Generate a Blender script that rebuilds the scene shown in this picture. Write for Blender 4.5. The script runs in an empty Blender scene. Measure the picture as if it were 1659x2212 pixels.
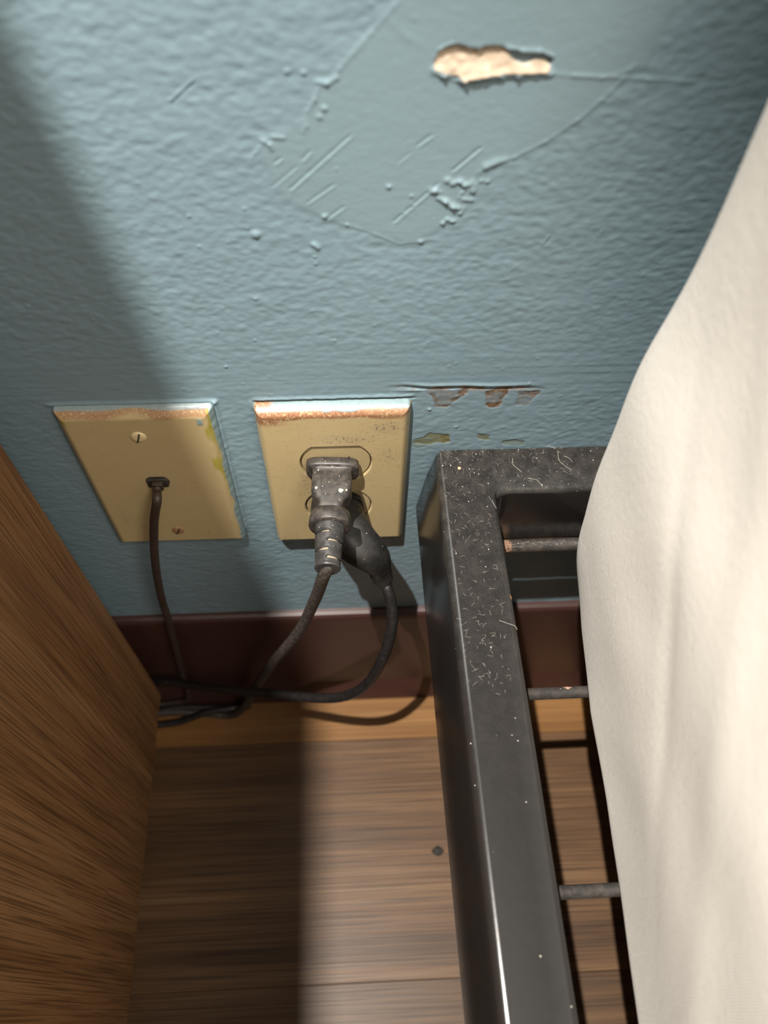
import bpy, bmesh, math, random
import numpy as np
from mathutils import Vector, Matrix, Euler

scene = bpy.context.scene
C = scene.collection
random.seed(7)
rng = np.random.default_rng(11)

# ------------------------------------------------------------------ camera
W, H, F = 1659, 2212, 1766.63
CAM = Vector((0.0434021, -0.2328393, 0.6378391))
ROT = Euler((0.5554235, -0.0146133, -0.0444793), 'XYZ')
cam = bpy.data.cameras.new('camera')
co = bpy.data.objects.new('camera', cam); C.objects.link(co)
co.location = CAM; co.rotation_euler = ROT
cam.sensor_fit = 'VERTICAL'; cam.sensor_height = 36.0; cam.sensor_width = 27.0
cam.lens = F / H * 36.0
cam.clip_start = 0.01; cam.clip_end = 50
cam.dof.use_dof = True; cam.dof.focus_distance = 0.382; cam.dof.aperture_fstop = 7.6
scene.camera = co

# ------------------------------------------------------------------ view, world, lights
scene.view_settings.view_transform = 'Standard'
scene.view_settings.look = 'None'
scene.view_settings.gamma = 1.0
scene.view_settings.use_curve_mapping = False
scene.view_settings.exposure = 0.0

wd = bpy.data.worlds.new('world'); scene.world = wd; wd.use_nodes = True
bg = wd.node_tree.nodes['Background']
bg.inputs[0].default_value = (1.0, 0.90, 0.78, 1); bg.inputs[1].default_value = 0.34

def spot(name, loc, aim, watts, color, radius, deg, blend):
    l = bpy.data.lights.new(name, 'SPOT'); l.energy = watts; l.color = color
    l.shadow_soft_size = radius; l.spot_size = math.radians(deg); l.spot_blend = blend
    o = bpy.data.objects.new(name, l); C.objects.link(o); o.location = loc
    o.rotation_euler = (Vector(aim) - Vector(loc)).to_track_quat('-Z', 'Y').to_euler()
    return o
# shaded lamp standing over the cabinet at the left, and a weak broad one to the right over the bed
spot('lamp_over_cabinet', (-0.14, -0.32, 1.4), (-0.060, -0.152, 0.0), 146, (1.0, 0.95, 0.87), 0.005, 43.0, 0.62)
def area(name, loc, aim, watts, color, size):
    l = bpy.data.lights.new(name, 'AREA'); l.energy = watts; l.color = color; l.shape = 'DISK'; l.size = size
    o = bpy.data.objects.new(name, l); C.objects.link(o); o.location = loc
    o.rotation_euler = (Vector(aim) - Vector(loc)).to_track_quat('-Z', 'Y').to_euler()
area('ceiling_lamp_over_bed', (0.85, -1.1, 2.3), (0.05, 0, 0.3), 38, (1.0, 0.92, 0.8), 0.7)

# ------------------------------------------------------------------ helpers
RM = ROT.to_matrix()
def P(u, v, ax=1, val=0.0):
    """photo pixel -> point of the world on the plane axis=val"""
    d = RM @ Vector(((u - W / 2) / F, -(v - H / 2) / F, -1.0))
    t = (val - CAM[ax]) / d[ax]
    return CAM + d * t
def wp(u, v):
    p = P(u, v); return (p.x, p.z)

def link(name, me, parent=None, mats=()):
    o = bpy.data.objects.new(name, me); C.objects.link(o)
    for m in mats: me.materials.append(m)
    if parent is not None: o.parent = parent
    return o
def obj(name, bm, mat, parent=None, smooth=False):
    me = bpy.data.meshes.new(name)
    bmesh.ops.recalc_face_normals(bm, faces=bm.faces)
    bm.to_mesh(me); bm.free()
    if smooth:
        for p in me.polygons: p.use_smooth = True
    return link(name, me, parent, mat if isinstance(mat, (list, tuple)) else [mat])
def empty(name, loc=(0, 0, 0), label=None, cat=None, group=None):
    o = bpy.data.objects.new(name, None); C.objects.link(o); o.location = loc
    o.empty_display_size = 0.02
    tag(o, label, cat, group); return o
def tag(o, label=None, cat=None, group=None, kind=None):
    if label: o['label'] = label
    if cat: o['category'] = cat
    if group: o['group'] = group
    if kind: o['kind'] = kind
    return o
def box(bm, x0, x1, y0, y1, z0, z1, bev=0.0, seg=2):
    r = bmesh.ops.create_cube(bm, size=1)
    vs = r['verts']
    for v in vs:
        v.co = Vector(((x0 + x1) / 2 + v.co.x * (x1 - x0), (y0 + y1) / 2 + v.co.y * (y1 - y0), (z0 + z1) / 2 + v.co.z * (z1 - z0)))
    if bev:
        es = list({e for v in vs for e in v.link_edges})
        bmesh.ops.bevel(bm, geom=es, offset=bev, segments=seg, profile=0.5, affect='EDGES')
def sweep_profile(bm, prof, stations):
    """prof: list of (a,b); stations: list of functions (a,b)->Vector ; closed, capped"""
    rows = []
    for st in stations:
        rows.append([bm.verts.new(st(a, b)) for a, b in prof])
    n = len(prof)
    for r0, r1 in zip(rows, rows[1:]):
        for i in range(n):
            bm.faces.new((r0[i], r0[(i + 1) % n], r1[(i + 1) % n], r1[i]))
    bm.faces.new(rows[0]); bm.faces.new(list(reversed(rows[-1])))
def catmull(pts, n=10):
    pts = [Vector(p) for p in pts]
    pts = [2 * pts[0] - pts[1]] + pts + [2 * pts[-1] - pts[-2]]
    out = []
    for i in range(1, len(pts) - 2):
        p0, p1, p2, p3 = pts[i - 1:i + 3]
        for k in range(n):
            t = k / n
            out.append(0.5 * ((2 * p1) + (-p0 + p2) * t + (2 * p0 - 5 * p1 + 4 * p2 - p3) * t * t + (-p0 + 3 * p1 - 3 * p2 + p3) * t ** 3))
    out.append(pts[-2])
    return out
def tube(bm, pts, ra, rb=None, seg=20, up=Vector((0, 0, 1)), taper=None):
    """swept ellipse; ra along the side direction, rb along the other"""
    rb = rb or ra; rows = []
    side = None
    for i, p in enumerate(pts):
        t = (pts[min(i + 1, len(pts) - 1)] - pts[max(i - 1, 0)]).normalized()
        if side is None:
            side = t.cross(up)
            if side.length < 1e-4: side = t.cross(Vector((0, 1, 0)))
        side = (side - t * side.dot(t)).normalized()
        b = t.cross(side)
        k = taper(i / (len(pts) - 1)) if taper else 1
        rows.append([bm.verts.new(p + side * (math.cos(q) * ra * k) + b * (math.sin(q) * rb * k)) for q in [2 * math.pi * j / seg for j in range(seg)]])
    for r0, r1 in zip(rows, rows[1:]):
        for j in range(seg):
            bm.faces.new((r0[j], r0[(j + 1) % seg], r1[(j + 1) % seg], r1[j]))
    bm.faces.new(rows[0]); bm.faces.new(list(reversed(rows[-1])))
def loft(bm, rings, seg=64):
    """rings: (centre, u, v, a, b, n) superellipses"""
    rows = []
    for c, u, v, a, b, n in rings:
        row = []
        for j in range(seg):
            q = 2 * math.pi * (j + .5) / seg
            cx, sx = math.cos(q), math.sin(q)
            r = (abs(cx) ** n + abs(sx) ** n) ** (-1 / n)
            row.append(bm.verts.new(c + u * (cx * r * a) + v * (sx * r * b)))
        rows.append(row)
    for r0, r1 in zip(rows, rows[1:]):
        for j in range(seg):
            bm.faces.new((r0[j], r0[(j + 1) % seg], r1[(j + 1) % seg], r1[j]))
    bm.faces.new(rows[0]); bm.faces.new(list(reversed(rows[-1])))

# ---- node material helper
class M:
    def __init__(s, name):
        s.m = bpy.data.materials.new(name); s.m.use_nodes = True
        s.t = s.m.node_tree; s.b = s.t.nodes['Principled BSDF']
        s.tc = s.t.nodes.new('ShaderNodeTexCoord')
    def n(s, ty, ins=None, **kw):
        nd = s.t.nodes.new(ty)
        for k, v in kw.items(): setattr(nd, k, v)
        for k, v in (ins or {}).items():
            sock = nd.inputs[k]
            if isinstance(v, bpy.types.NodeSocket): s.t.links.new(v, sock)
            else: sock.default_value = v
        return nd
    def set(s, k, v):
        if isinstance(v, bpy.types.NodeSocket): s.t.links.new(v, s.b.inputs[k])
        else: s.b.inputs[k].default_value = v
    def map(s, scale=(1, 1, 1), loc=(0, 0, 0), src='Object'):
        return s.n('ShaderNodeMapping', {'Vector': s.tc.outputs[src], 'Scale': scale, 'Location': loc}).outputs[0]
    def noise(s, scale=5, detail=4, rough=.55, vec=None, dist=0.0):
        return s.n('ShaderNodeTexNoise', {'Vector': vec or s.tc.outputs['Object'], 'Scale': scale, 'Detail': detail, 'Roughness': rough, 'Distortion': dist}).outputs[0]
    def ramp(s, fac, stops):
        r = s.n('ShaderNodeValToRGB', {'Fac': fac}); cr = r.color_ramp
        while len(cr.elements) < len(stops): cr.elements.new(.5)
        for e, (p, c) in zip(cr.elements, stops):
            e.position = p; e.color = (c[0], c[1], c[2], 1) if not isinstance(c, (int, float)) else (c, c, c, 1)
        return r.outputs[0]
    def mix(s, fac, a, b):
        nd = s.t.nodes.new('ShaderNodeMix'); nd.data_type = 'RGBA'
        for i, v in ((0, fac), (6, a), (7, b)):
            if isinstance(v, bpy.types.NodeSocket): s.t.links.new(v, nd.inputs[i])
            else: nd.inputs[i].default_value = v if i == 0 else (v[0], v[1], v[2], 1)
        return nd.outputs[2]
    def math(s, op, a, b=0.0, clamp=False):
        nd = s.t.nodes.new('ShaderNodeMath'); nd.operation = op; nd.use_clamp = clamp
        for i, v in ((0, a), (1, b)):
            if isinstance(v, bpy.types.NodeSocket): s.t.links.new(v, nd.inputs[i])
            else: nd.inputs[i].default_value = v
        return nd.outputs[0]
    def attr(s, name):
        return s.n('ShaderNodeAttribute', attribute_name=name).outputs['Fac']
    def bump(s, h, strength=.3, dist=.001):
        nd = s.n('ShaderNodeBump', {'Height': h, 'Strength': strength, 'Distance': dist})
        s.set('Normal', nd.outputs[0]); return nd
    def sphere(s, p, r, soft=.3, nz=None):
        """1 within radius r of object-space point p"""
        d = s.n('ShaderNodeVectorMath', {0: s.tc.outputs['Object'], 1: p}, operation='DISTANCE').outputs['Value']
        if nz is not None:
            d = s.math('ADD', d, s.math('MULTIPLY', s.math('SUBTRACT', nz, .5), r * 1.6))
        return s.n('ShaderNodeMapRange', {'Value': d, 'From Min': r * (1 - soft), 'From Max': r, 'To Min': 1.0, 'To Max': 0.0}).outputs[0]

# ------------------------------------------------------------------ materials
def mat_wall():
    m = M('blue_grey_paint')
    n1 = m.noise(14, 3)
    col = m.mix(n1, (.152, .219, .257), (.169, .242, .280))
    col = m.mix(m.math('MULTIPLY', m.attr('patch'), .13), col, (.20, .262, .262))
    pl = m.noise(260, 5, .6)
    col = m.mix(m.attr('plaster'), col, m.ramp(pl, [(.3, (.33, .255, .19)), (.55, (.45, .36, .27)), (.75, (.60, .52, .40))]))
    col = m.mix(m.attr('rust'), col, m.ramp(m.noise(500, 4), [(.35, (.06, .04, .022)), (.65, (.20, .12, .07))]))
    col = m.mix(m.attr('olive'), col, (.13, .12, .035))
    m.set('Base Color', col)
    m.set('Roughness', m.math('ADD', m.math('MULTIPLY', m.attr('plaster'), .4), .42))
    m.set('Specular IOR Level', .45)
    m.bump(m.noise(900, 3, .6), .25, .0003)
    return m.m
def mat_plate(kind):
    m = M('ivory_plastic_' + kind)
    n1 = m.noise(60, 5)
    col = m.mix(n1, (.40, .308, .160), (.44, .345, .185))
    grime = m.ramp(m.noise(180, 6, .7), [(.56, 0), (.72, 1)])
    col = m.mix(m.math('MULTIPLY', grime, .30), col, (.25, .16, .08))
    specks = m.ramp(m.noise(650, 3, .6), [(.56, 0), (.62, 1)])
    col = m.mix(m.math('MULTIPLY', specks, m.math('ADD', m.attr('dirt'), -.02, True)), col, (.05, .045, .04))
    col = m.mix(m.math('MULTIPLY', m.attr('dirt'), .35), col, (.28, .22, .14))
    rn = m.noise(700, 6, .7)
    rf = m.math('MULTIPLY', m.attr('rust'), m.ramp(rn, [(.38, 0), (.46, 1)]))
    col = m.mix(rf, col, m.ramp(m.noise(1500, 3), [(.3, (.14, .06, .028)), (.7, (.36, .18, .10))]))
    col = m.mix(m.attr('olive'), col, m.mix(m.noise(300), (.22, .19, .03), (.38, .33, .06)))
    col = m.mix(m.attr('blue'), col, m.mix(m.noise(400), (.13, .19, .21), (.24, .32, .33)))
    m.set('Base Color', col); m.set('Roughness', .36)
    m.bump(m.noise(400, 3), .08, .0004)
    return m.m
def mat_black(name, base=(.014, .013, .013), rough=.4, dust=.5, spots=(), dustcol=(.16, .14, .12), dscale=250, speck=.6, updust=0.0, coat=0.0):
    m = M(name)
    d = m.ramp(m.noise(dscale, 6, .65), [(.42, 0), (.75, 1)])
    col = m.mix(m.math('MULTIPLY', d, dust), base, dustcol)
    vo = m.n('ShaderNodeTexVoronoi', {'Vector': m.tc.outputs['Object'], 'Scale': 620.0, 'Randomness': 1.0})
    near = m.n('ShaderNodeMapRange', {'Value': vo.outputs['Distance'], 'From Min': .10, 'From Max': .16, 'To Min': 1.0, 'To Max': 0.0}).outputs[0]
    pick = m.math('GREATER_THAN', m.n('ShaderNodeSeparateColor', {'Color': vo.outputs['Color']}).outputs[0], 1 - speck * .35)
    col = m.mix(m.math('MULTIPLY', near, pick), col, (.62, .58, .52))
    nz = m.noise(900, 3)
    for p, r, c in spots:
        col = m.mix(m.sphere(p, r, .25, nz), col, c)
    m.set('Base Color', col)
    m.set('Roughness', m.math('ADD', m.math('MULTIPLY', d, .3 * (1 if dust else 0)), rough, clamp=True))
    m.bump(m.noise(500, 4), .12, .0003)
    return m.m
def mat_wood(name, cols, axis, scale, grain=.25, rough=.5, seed=0.0, bump=.3):
    """axis: direction of the grain"""
    m = M(name)
    sc = [1, 1, 1]; sc[axis] = .035
    v = m.map(tuple(sc), (seed, seed * .7, seed * 1.3))
    a = m.noise(scale, 6, .62, v, .6)
    b = m.noise(scale * 9, 3, .6, v)
    sc2 = [1, 1, 1]; sc2[axis] = .012
    fine = m.noise(scale * 26, 2, .5, m.map(tuple(sc2), (seed, 3.1, 1.7)))
    f = m.math('ADD', m.math('MULTIPLY', a, .75), m.math('MULTIPLY', b, .25))
    col = m.ramp(f, [(.32, cols[0]), (.5, cols[1]), (.68, cols[2])])
    col = m.mix(m.math('MULTIPLY', m.ramp(fine, [(.50, 0), (.62, 1)]), grain), col, tuple(x * .35 for x in cols[0]))
    m.set('Base Color', col); m.set('Roughness', rough); m.set('Specular IOR Level', .22)
    m.bump(m.math('ADD', fine, b), bump, .0004)
    return m.m
def mat_plain(name, col, rough=.5, metal=0.0, nscale=300, var=.15):
    m = M(name)
    m.set('Base Color', m.mix(m.noise(nscale), tuple(c * (1 - var) for c in col), tuple(min(1, c * (1 + var)) for c in col)))
    m.set('Roughness', rough); m.set('Metallic', metal)
    m.bump(m.noise(nscale * 2), .08, .0003)
    return m.m
def mat_cloth():
    m = M('cream_cotton')
    n = m.noise(25, 4)
    m.set('Base Color', m.mix(n, (.61, .57, .505), (.645, .605, .54)))
    m.set('Roughness', .9); m.set('Sheen Weight', .3)
    w1 = m.n('ShaderNodeTexWave', {'Vector': m.tc.outputs['Object'], 'Scale': 420.0, 'Distortion': 2.0, 'Detail': 2.0}, bands_direction='Y').outputs[0]
    w2 = m.n('ShaderNodeTexWave', {'Vector': m.tc.outputs['Object'], 'Scale': 420.0, 'Distortion': 2.0, 'Detail': 2.0}, bands_direction='Z').outputs[0]
    fz = m.noise(1800, 3)
    m.bump(m.math('ADD', m.math('ADD', w1, w2), m.math('ADD', m.math('MULTIPLY', fz, 1.5), m.math('MULTIPLY', m.noise(260, 5, .65), 4.0))), .32, .0004)
    return m.m
MW = mat_wall()
M_SCREW = mat_plain('ivory_screw_paint', (.60, .48, .28), .35)
M_DARK = mat_plain('dark_cavity', (.02, .017, .014), .8)
M_CLOTH = mat_cloth()

# ------------------------------------------------------------------ heightfield mesh (faces -y)
def fft_noise(nz, nx, lx, lz):
    """smooth noise with correlation lengths lx, lz in cells, unit variance"""
    w = rng.standard_normal((nz, nx))
    kx = np.fft.fftfreq(nx)[None, :]; kz = np.fft.fftfreq(nz)[:, None]
    f = np.exp(-2 * (math.pi ** 2) * ((kx * lx) ** 2 + (kz * lz) ** 2))
    r = np.real(np.fft.ifft2(np.fft.fft2(w) * f))
    return r / r.std()
def sstep(a, b, x):
    t = np.clip((x - a) / (b - a), 0, 1); return t * t * (3 - 2 * t)
def grid_mesh(name, xs, zs, Y, attrs, mats, parent=None, extra=None):
    nz, nx = Y.shape
    X, Z = np.meshgrid(xs, zs)
    vs = np.stack([X, Y, Z], -1).reshape(-1, 3).astype(np.float32)
    i = np.arange(nx - 1)[None, :] + nx * np.arange(nz - 1)[:, None]
    q = np.stack([i, i + 1, i + 1 + nx, i + nx], -1).reshape(-1, 4)
    ev = np.zeros((0, 3), np.float32); ef = np.zeros((0, 4), int)
    if extra:
        ev = np.array(extra[0], np.float32); ef = np.array(extra[1], int) + len(vs)
    V = np.concatenate([vs, ev]); Q = np.concatenate([q, ef])
    me = bpy.data.meshes.new(name)
    me.vertices.add(len(V)); me.vertices.foreach_set('co', V.ravel())
    me.loops.add(Q.size); me.loops.foreach_set('vertex_index', Q.ravel().astype(np.int32))
    me.polygons.add(len(Q)); me.polygons.foreach_set('loop_start', (np.arange(len(Q)) * 4).astype(np.int32))
    me.update(calc_edges=True)
    me.polygons.foreach_set('use_smooth', np.ones(len(Q), bool))
    for k, a in attrs.items():
        at = me.attributes.new(k, 'FLOAT', 'POINT')
        at.data.foreach_set('value', np.concatenate([a.ravel(), np.zeros(len(ev))]).astype(np.float32))
    me.update()
    return link(name, me, parent, mats)

# ------------------------------------------------------------------ wall
st = 0.0005
xs = np.arange(-0.135, 0.255, st); zs = np.arange(0.115, 0.60, st)
X, Z = np.meshgrid(xs, zs); nz_, nx_ = X.shape
peel = .8 * fft_noise(nz_, nx_, 2.1, 1.4) + .45 * fft_noise(nz_, nx_, 3.8, 2.3) + .6 * fft_noise(nz_, nx_, 11, 7)
fine = fft_noise(nz_, nx_, 1.2, 1.0)
diag = fft_noise(nz_, nx_, 1.4, 1.4)
brush = fft_noise(nz_, nx_, 36, 1.4)
def inpoly(poly):
    m = np.zeros(X.shape, bool); n = len(poly)
    for i in range(n):
        (x0, z0), (x1, z1) = poly[i], poly[(i + 1) % n]
        if z0 == z1: continue
        c = ((z0 > Z) != (z1 > Z)) & (X < (x1 - x0) * (Z - z0) / (z1 - z0) + x0); m ^= c
    return m
def seg_dist(a, b):
    ax, az = a; bx, bz = b; dx, dz = bx - ax, bz - az; L = dx * dx + dz * dz
    t = np.clip(((X - ax) * dx + (Z - az) * dz) / L, 0, 1)
    px, pz = X - ax - t * dx, Z - az - t * dz
    d = np.hypot(px, pz); s = np.sign(px * dz - pz * dx)
    return d, s, t
def blur(m, r):
    kx = np.fft.fftfreq(nx_)[None, :]; kz = np.fft.fftfreq(nz_)[:, None]
    return np.real(np.fft.ifft2(np.fft.fft2(m.astype(float)) * np.exp(-2 * math.pi ** 2 * r * r * (kx ** 2 + kz ** 2))))
patch_px = [(880, -60), (860, 5), (730, 150), (722, 172), (684, 182), (662, 250), (600, 285), (552, 330), (590, 380), (600, 415), (650, 450), (700, 470),
            (740, 486), (800, 500), (862, 526), (905, 520), (960, 490), (1000, 458), (1020, 410), (1050, 360), (1110, 340), (1180, 305), (1250, 258), (1300, 215), (1345, 172), (1395, 140), (1440, 60), (1480, -60)]
patch = inpoly([wp(*p) for p in patch_px])
pm = blur(patch, 1.7)
brush_w = np.exp(-((Z - .372) / .022) ** 2) + .35 * np.exp(-((Z - .30) / .03) ** 2)
Hh = (1 - .80 * pm) * peel * .000062 * (1 - .6 * np.clip(brush_w, 0, 1)) + fine * .000004 + brush * .00003 * np.clip(brush_w, 0, 1)
Hh += pm * (.00014 + .000006 * diag)
def stroke(pts, wdt, amp, soft=None, rag=0.0):
    global Hh
    P2 = [wp(*p) for p in pts]
    for a, b in zip(P2, P2[1:]):
        d, s, t = seg_dist(a, b)
        w = wdt * (1 + rag * fine)
        Hh = Hh + .55 * amp * np.exp(-(d / w) ** 2)
def bumpat(px, py, r, amp, el=1.0):
    global Hh
    x, z = wp(px, py); Hh = Hh + .6 * amp * np.exp(-(((X - x) / (r * el)) ** 2 + ((Z - z) / r) ** 2) ** 1.5)
# spackle edges
stroke([(862, 0), (800, 72), (733, 148), (726, 166)], .0008, .00035)
stroke([(726, 168), (705, 180), (685, 176)], .0008, .0006)
stroke([(688, 190), (680, 215), (664, 240)], .0006, .0004)
stroke([(662, 248), (662, 272), (655, 285)], .0007, .0003)
stroke([(575, 300), (552, 330), (543, 342)], .0006, .00035)
stroke([(1035, 372), (1050, 360), (1110, 340), (1180, 305), (1250, 258), (1300, 215), (1345, 172)], .0007, .0003)
stroke([(1050, 358), (1062, 354)], .0014, .0009); stroke([(1072, 348), (1090, 344)], .0012, .0006)
stroke([(735, 482), (770, 492), (810, 505), (862, 527), (905, 521)], .0005, .0002)
stroke([(1190, 158), (1240, 163), (1330, 166), (1400, 172), (1500, 176)], .0006, .00028)
stroke([(1240, 162), (1300, 168), (1360, 150), (1372, 140)], .0007, .00022)
stroke([(840, 45), (880, 80), (925, 108)], .0012, .00012)
for a, b, am in [((627, 408), (755, 294), -.0004), ((665, 437), (720, 399), -.0003), ((901, 314), (930, 293), -.0004), ((979, 367), (1036, 320), -.0005),
                 ((851, 478), (945, 397), -.0004), ((709, 470), (741, 447), -.0003), ((654, 344), (668, 328), -.0004), ((594, 351), (606, 342), -.0004), ((368, 218), (415, 175), .0004),
                 ((590, 402), (640, 360), -.00025), ((860, 350), (885, 330), -.0002), ((1172, 528), (1186, 510), .0003)]:
    stroke([a, b], .00042, am * 1.2)
    stroke([(a[0] + 4, a[1] + 3), (b[0] + 4, b[1] + 3)], .00045, -am * .9)
# raised flakes
stroke([(947, 427), (962, 434), (978, 446), (990, 449)], .0009, .0011); stroke([(931, 411), (941, 411), (949, 415)], .0009, .0009)
stroke([(986, 391), (994, 391), (1002, 399)], .0008, .0008); stroke([(1014, 397), (1020, 389)], .0006, .0006); stroke([(1000, 430), (1018, 432)], .0008, .0008)
stroke([(992, 427), (998, 415), (1006, 408)], .0005, .0005); stroke([(957, 480), (966, 472), (978, 477)], .0006, .0006); stroke([(972, 478), (982, 477)], .0007, .0006)
stroke([(995, 462), (1002, 449)], .0005, .0005)
stroke([(565, 303), (583, 312), (587, 322)], .0007, .0006); stroke([(590, 295), (612, 297)], .0007, .0006)
for px, py, r, am in [(966, 389, .0012, .0009), (978, 396, .0011, .0009), (1005, 399, .0011, .0009), (1022, 399, .0014, .0007), (1022, 410, .0011, .0009), (1040, 390, .0008, .0007), (1053, 392, .0009, .0008),
                      (889, 423, .0007, .0006), (840, 403, .0008, .0007), (891, 442, .0005, .0005), (993, 460, .0008, .0007), (909, 522, .001, .0008), (956, 482, .0008, .0008),
                      (553, 507, .0016, .0011), (528, 451, .0006, .0006), (408, 467, .0006, .0006), (680, 555, .0006, .0006), (682, 570, .0006, .0006), (620, 155, .001, .0007), (656, 157, .0009, .0007),
                      (700, 234, .001, .0007), (690, 252, .001, .0006), (723, 735, .0007, .0006), (488, 792, .0007, .0006), (552, 645, .0006, .0006), (928, 884, .0009, .001), (987, 856, .0006, .0006),
                      (430, 532, .0006, .0006), (535, 494, .0005, .0005), (550, 735, .0008, .0005), (200, 690, .0007, .0005), (60, 662, .0007, .0006), (700, 468, .0009, .0006), (702, 466, .001, .0005),
                      (750, 485, .0006, .0005), (1143, 828, .0006, .0007), (1300, 500, .0006, .0004), (985, 922, .0008, .0007)]:
    bumpat(px, py, r, am)
stroke([(678, 528), (686, 535)], .0010, .0012)
# sparse little paint nibs
for _ in range(260):
    x = rng.uniform(-.12, .24); z = rng.uniform(.14, .56); r = rng.uniform(.0004, .0008)
    i0 = int((x - xs[0]) / st); j0 = int((z - zs[0]) / st)
    sl = (slice(max(j0 - 6, 0), j0 + 7), slice(max(i0 - 6, 0), i0 + 7))
    Hh[sl] += rng.uniform(.00008, .00025) * np.exp(-(((X[sl] - x) ** 2 + (Z[sl] - z) ** 2) / r ** 2))
# scraped gouge above the bed frame
g = [(822, 838), (870, 836), (930, 840), (1000, 838), (1060, 840), (1130, 838), (1195, 841)]
G2 = [wp(*p) for p in g]
dm = np.full(X.shape, 1.0)
for a, b in zip(G2, G2[1:]):
    d, s, t = seg_dist(a, b); dm = np.minimum(dm, d)
taper = sstep(G2[0][0], G2[0][0] + .02, X) * (1 - sstep(G2[-1][0] - .02, G2[-1][0], X))
Hh -= .0009 * np.exp(-(dm / .0009) ** 2) * taper
Hh += .0005 * np.exp(-((dm - .0022) / .0009) ** 2) * (Z > .362) * taper
rn = fft_noise(nz_, nx_, 3.6, 3.0) + .6 * fine
rust = np.exp(-(dm / .0016) ** 2) * taper * sstep(-.9, .3, rn + .4)
def blob(poly, soft, thr):
    m = blur(inpoly([wp(*p) for p in poly]), soft); return sstep(thr - .12, thr + .12, m + .16 * np.clip(rn, -2, 2)) * sstep(.12, .25, m)
for poly, amt in [([(905, 842), (1010, 842), (1006, 854), (982, 864), (968, 880), (938, 880), (932, 860)], .9), ([(1054, 842), (1100, 842), (1086, 862), (1080, 884), (1052, 878)], 1.0),
                  ([(1118, 848), (1168, 845), (1150, 862), (1140, 878), (1116, 876)], .75)]:
    b = blob(poly, 2.0, .42); b = b * (.45 + .55 * sstep(-.9, .5, fft_noise(nz_, nx_, 5, 2.5))); rust = np.maximum(rust, b * amt); Hh -= .00035 * b
olive = np.zeros_like(rust)
for poly, amt in [([(890, 948), (915, 945), (925, 938), (970, 940), (972, 956), (930, 958), (905, 970), (890, 966)], .75), ([(1030, 938), (1056, 938), (1058, 952), (1028, 953)], .7), ([(1080, 950), (1130, 952), (1130, 962), (1080, 962)], .5)]:
    b = blob(poly, 2.2, .5); b = b * (.35 + .65 * sstep(-.9, .5, fft_noise(nz_, nx_, 5, 2.5))); olive = np.maximum(olive, b * amt); Hh -= .0003 * b
rust = np.maximum(rust, .6 * blob([(952, 938), (970, 938), (970, 955), (955, 955)], 1.2, .5))
# paint build-up and cracks round the plates
ox, oz, PW, PH = 0.0, 0.2425, .070, .1143
px0, pz0 = -.087, .2437
topo = oz + PH
inx = sstep(ox - .001, ox + .003, X) * (1 - sstep(ox + PW - .003, ox + PW + .003, X))
Hh += .0006 * np.exp(-((Z - topo - .0019 - .0002 * fine) / .0009) ** 2) * inx
Hh -= .0016 * np.exp(-((Z - topo - .0004) / .0006) ** 2) * inx
olive = np.maximum(olive, np.exp(-((Z - topo - .0008) / .0007) ** 2) * inx * sstep(-.2, .8, rn) * .8)
inp = sstep(px0 - .004, px0, X) * (1 - sstep(px0 + PW, px0 + PW + .003, X))
Hh += .0007 * np.exp(-((Z - pz0 - PH - .0006) / .0011) ** 2) * inp
Hh += .0012 * np.exp(-((X - px0 - PW - .0006) / .0012) ** 2) * sstep(pz0, pz0 + .01, Z) * (1 - sstep(pz0 + PH, pz0 + PH + .002, Z))
Hh += .0005 * np.exp(-((X - ox + .0004) / .0009) ** 2) * sstep(oz, oz + .01, Z) * (1 - sstep(topo, topo + .002, Z))
# broken-out plaster chip
chip_px = [(938, 150), (940, 128), (952, 108), (975, 98), (1000, 101), (1020, 106), (1034, 110), (1046, 102), (1075, 100), (1096, 105), (1102, 122), (1118, 136), (1140, 140), (1150, 132), (1175, 130), (1190, 138), (1188, 156),
           (1150, 158), (1120, 157), (1085, 158), (1060, 162), (1030, 164), (1004, 172), (990, 162), (960, 156)]
slot_px = [(1096, 106), (1130, 114), (1165, 114), (1192, 126), (1192, 140), (1140, 144), (1104, 130)]
cm = inpoly([wp(*p) for p in chip_px]); sm = inpoly([wp(*p) for p in slot_px])
cmb = blur(cm, 1.2); smb = blur(sm, 1.2)
cf = sstep(.35, .65, cmb + .05 * fine)
ztop = wp(1000, 98)[1]; zbot = wp(1000, 168)[1]
v = np.clip((Z - zbot) / (ztop - zbot), 0, 1)
lump = .5 * fft_noise(nz_, nx_, 4.2, 3) + .35 * fft_noise(nz_, nx_, 1.7, 1.4)
depth = -.0012 + .0028 * (1 - v) ** 1.6 + .00035 * lump
Hh = Hh * (1 - cf) + depth * cf
Hh -= .0014 * sstep(.3, .6, smb) * (1 - cf)
lip = [(938, 152), (960, 160), (990, 166), (1004, 174), (1030, 167), (1085, 162), (1120, 161), (1188, 158)]
L2 = [wp(*p) for p in lip]
for a, b in zip(L2, L2[1:]):
    d, s, t = seg_dist(a, b); Hh += (.0007 + .0002 * rn) * np.exp(-(d / .0010) ** 2) * (1 - cf * .5)
stroke([(1096, 104), (1130, 110), (1165, 110), (1192, 122)], .0006, .0007)
stroke([(940, 126), (952, 106), (975, 95)], .0006, .0005)
plaster = np.clip(cf, 0, 1) * 1.0
Yw = -Hh
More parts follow.
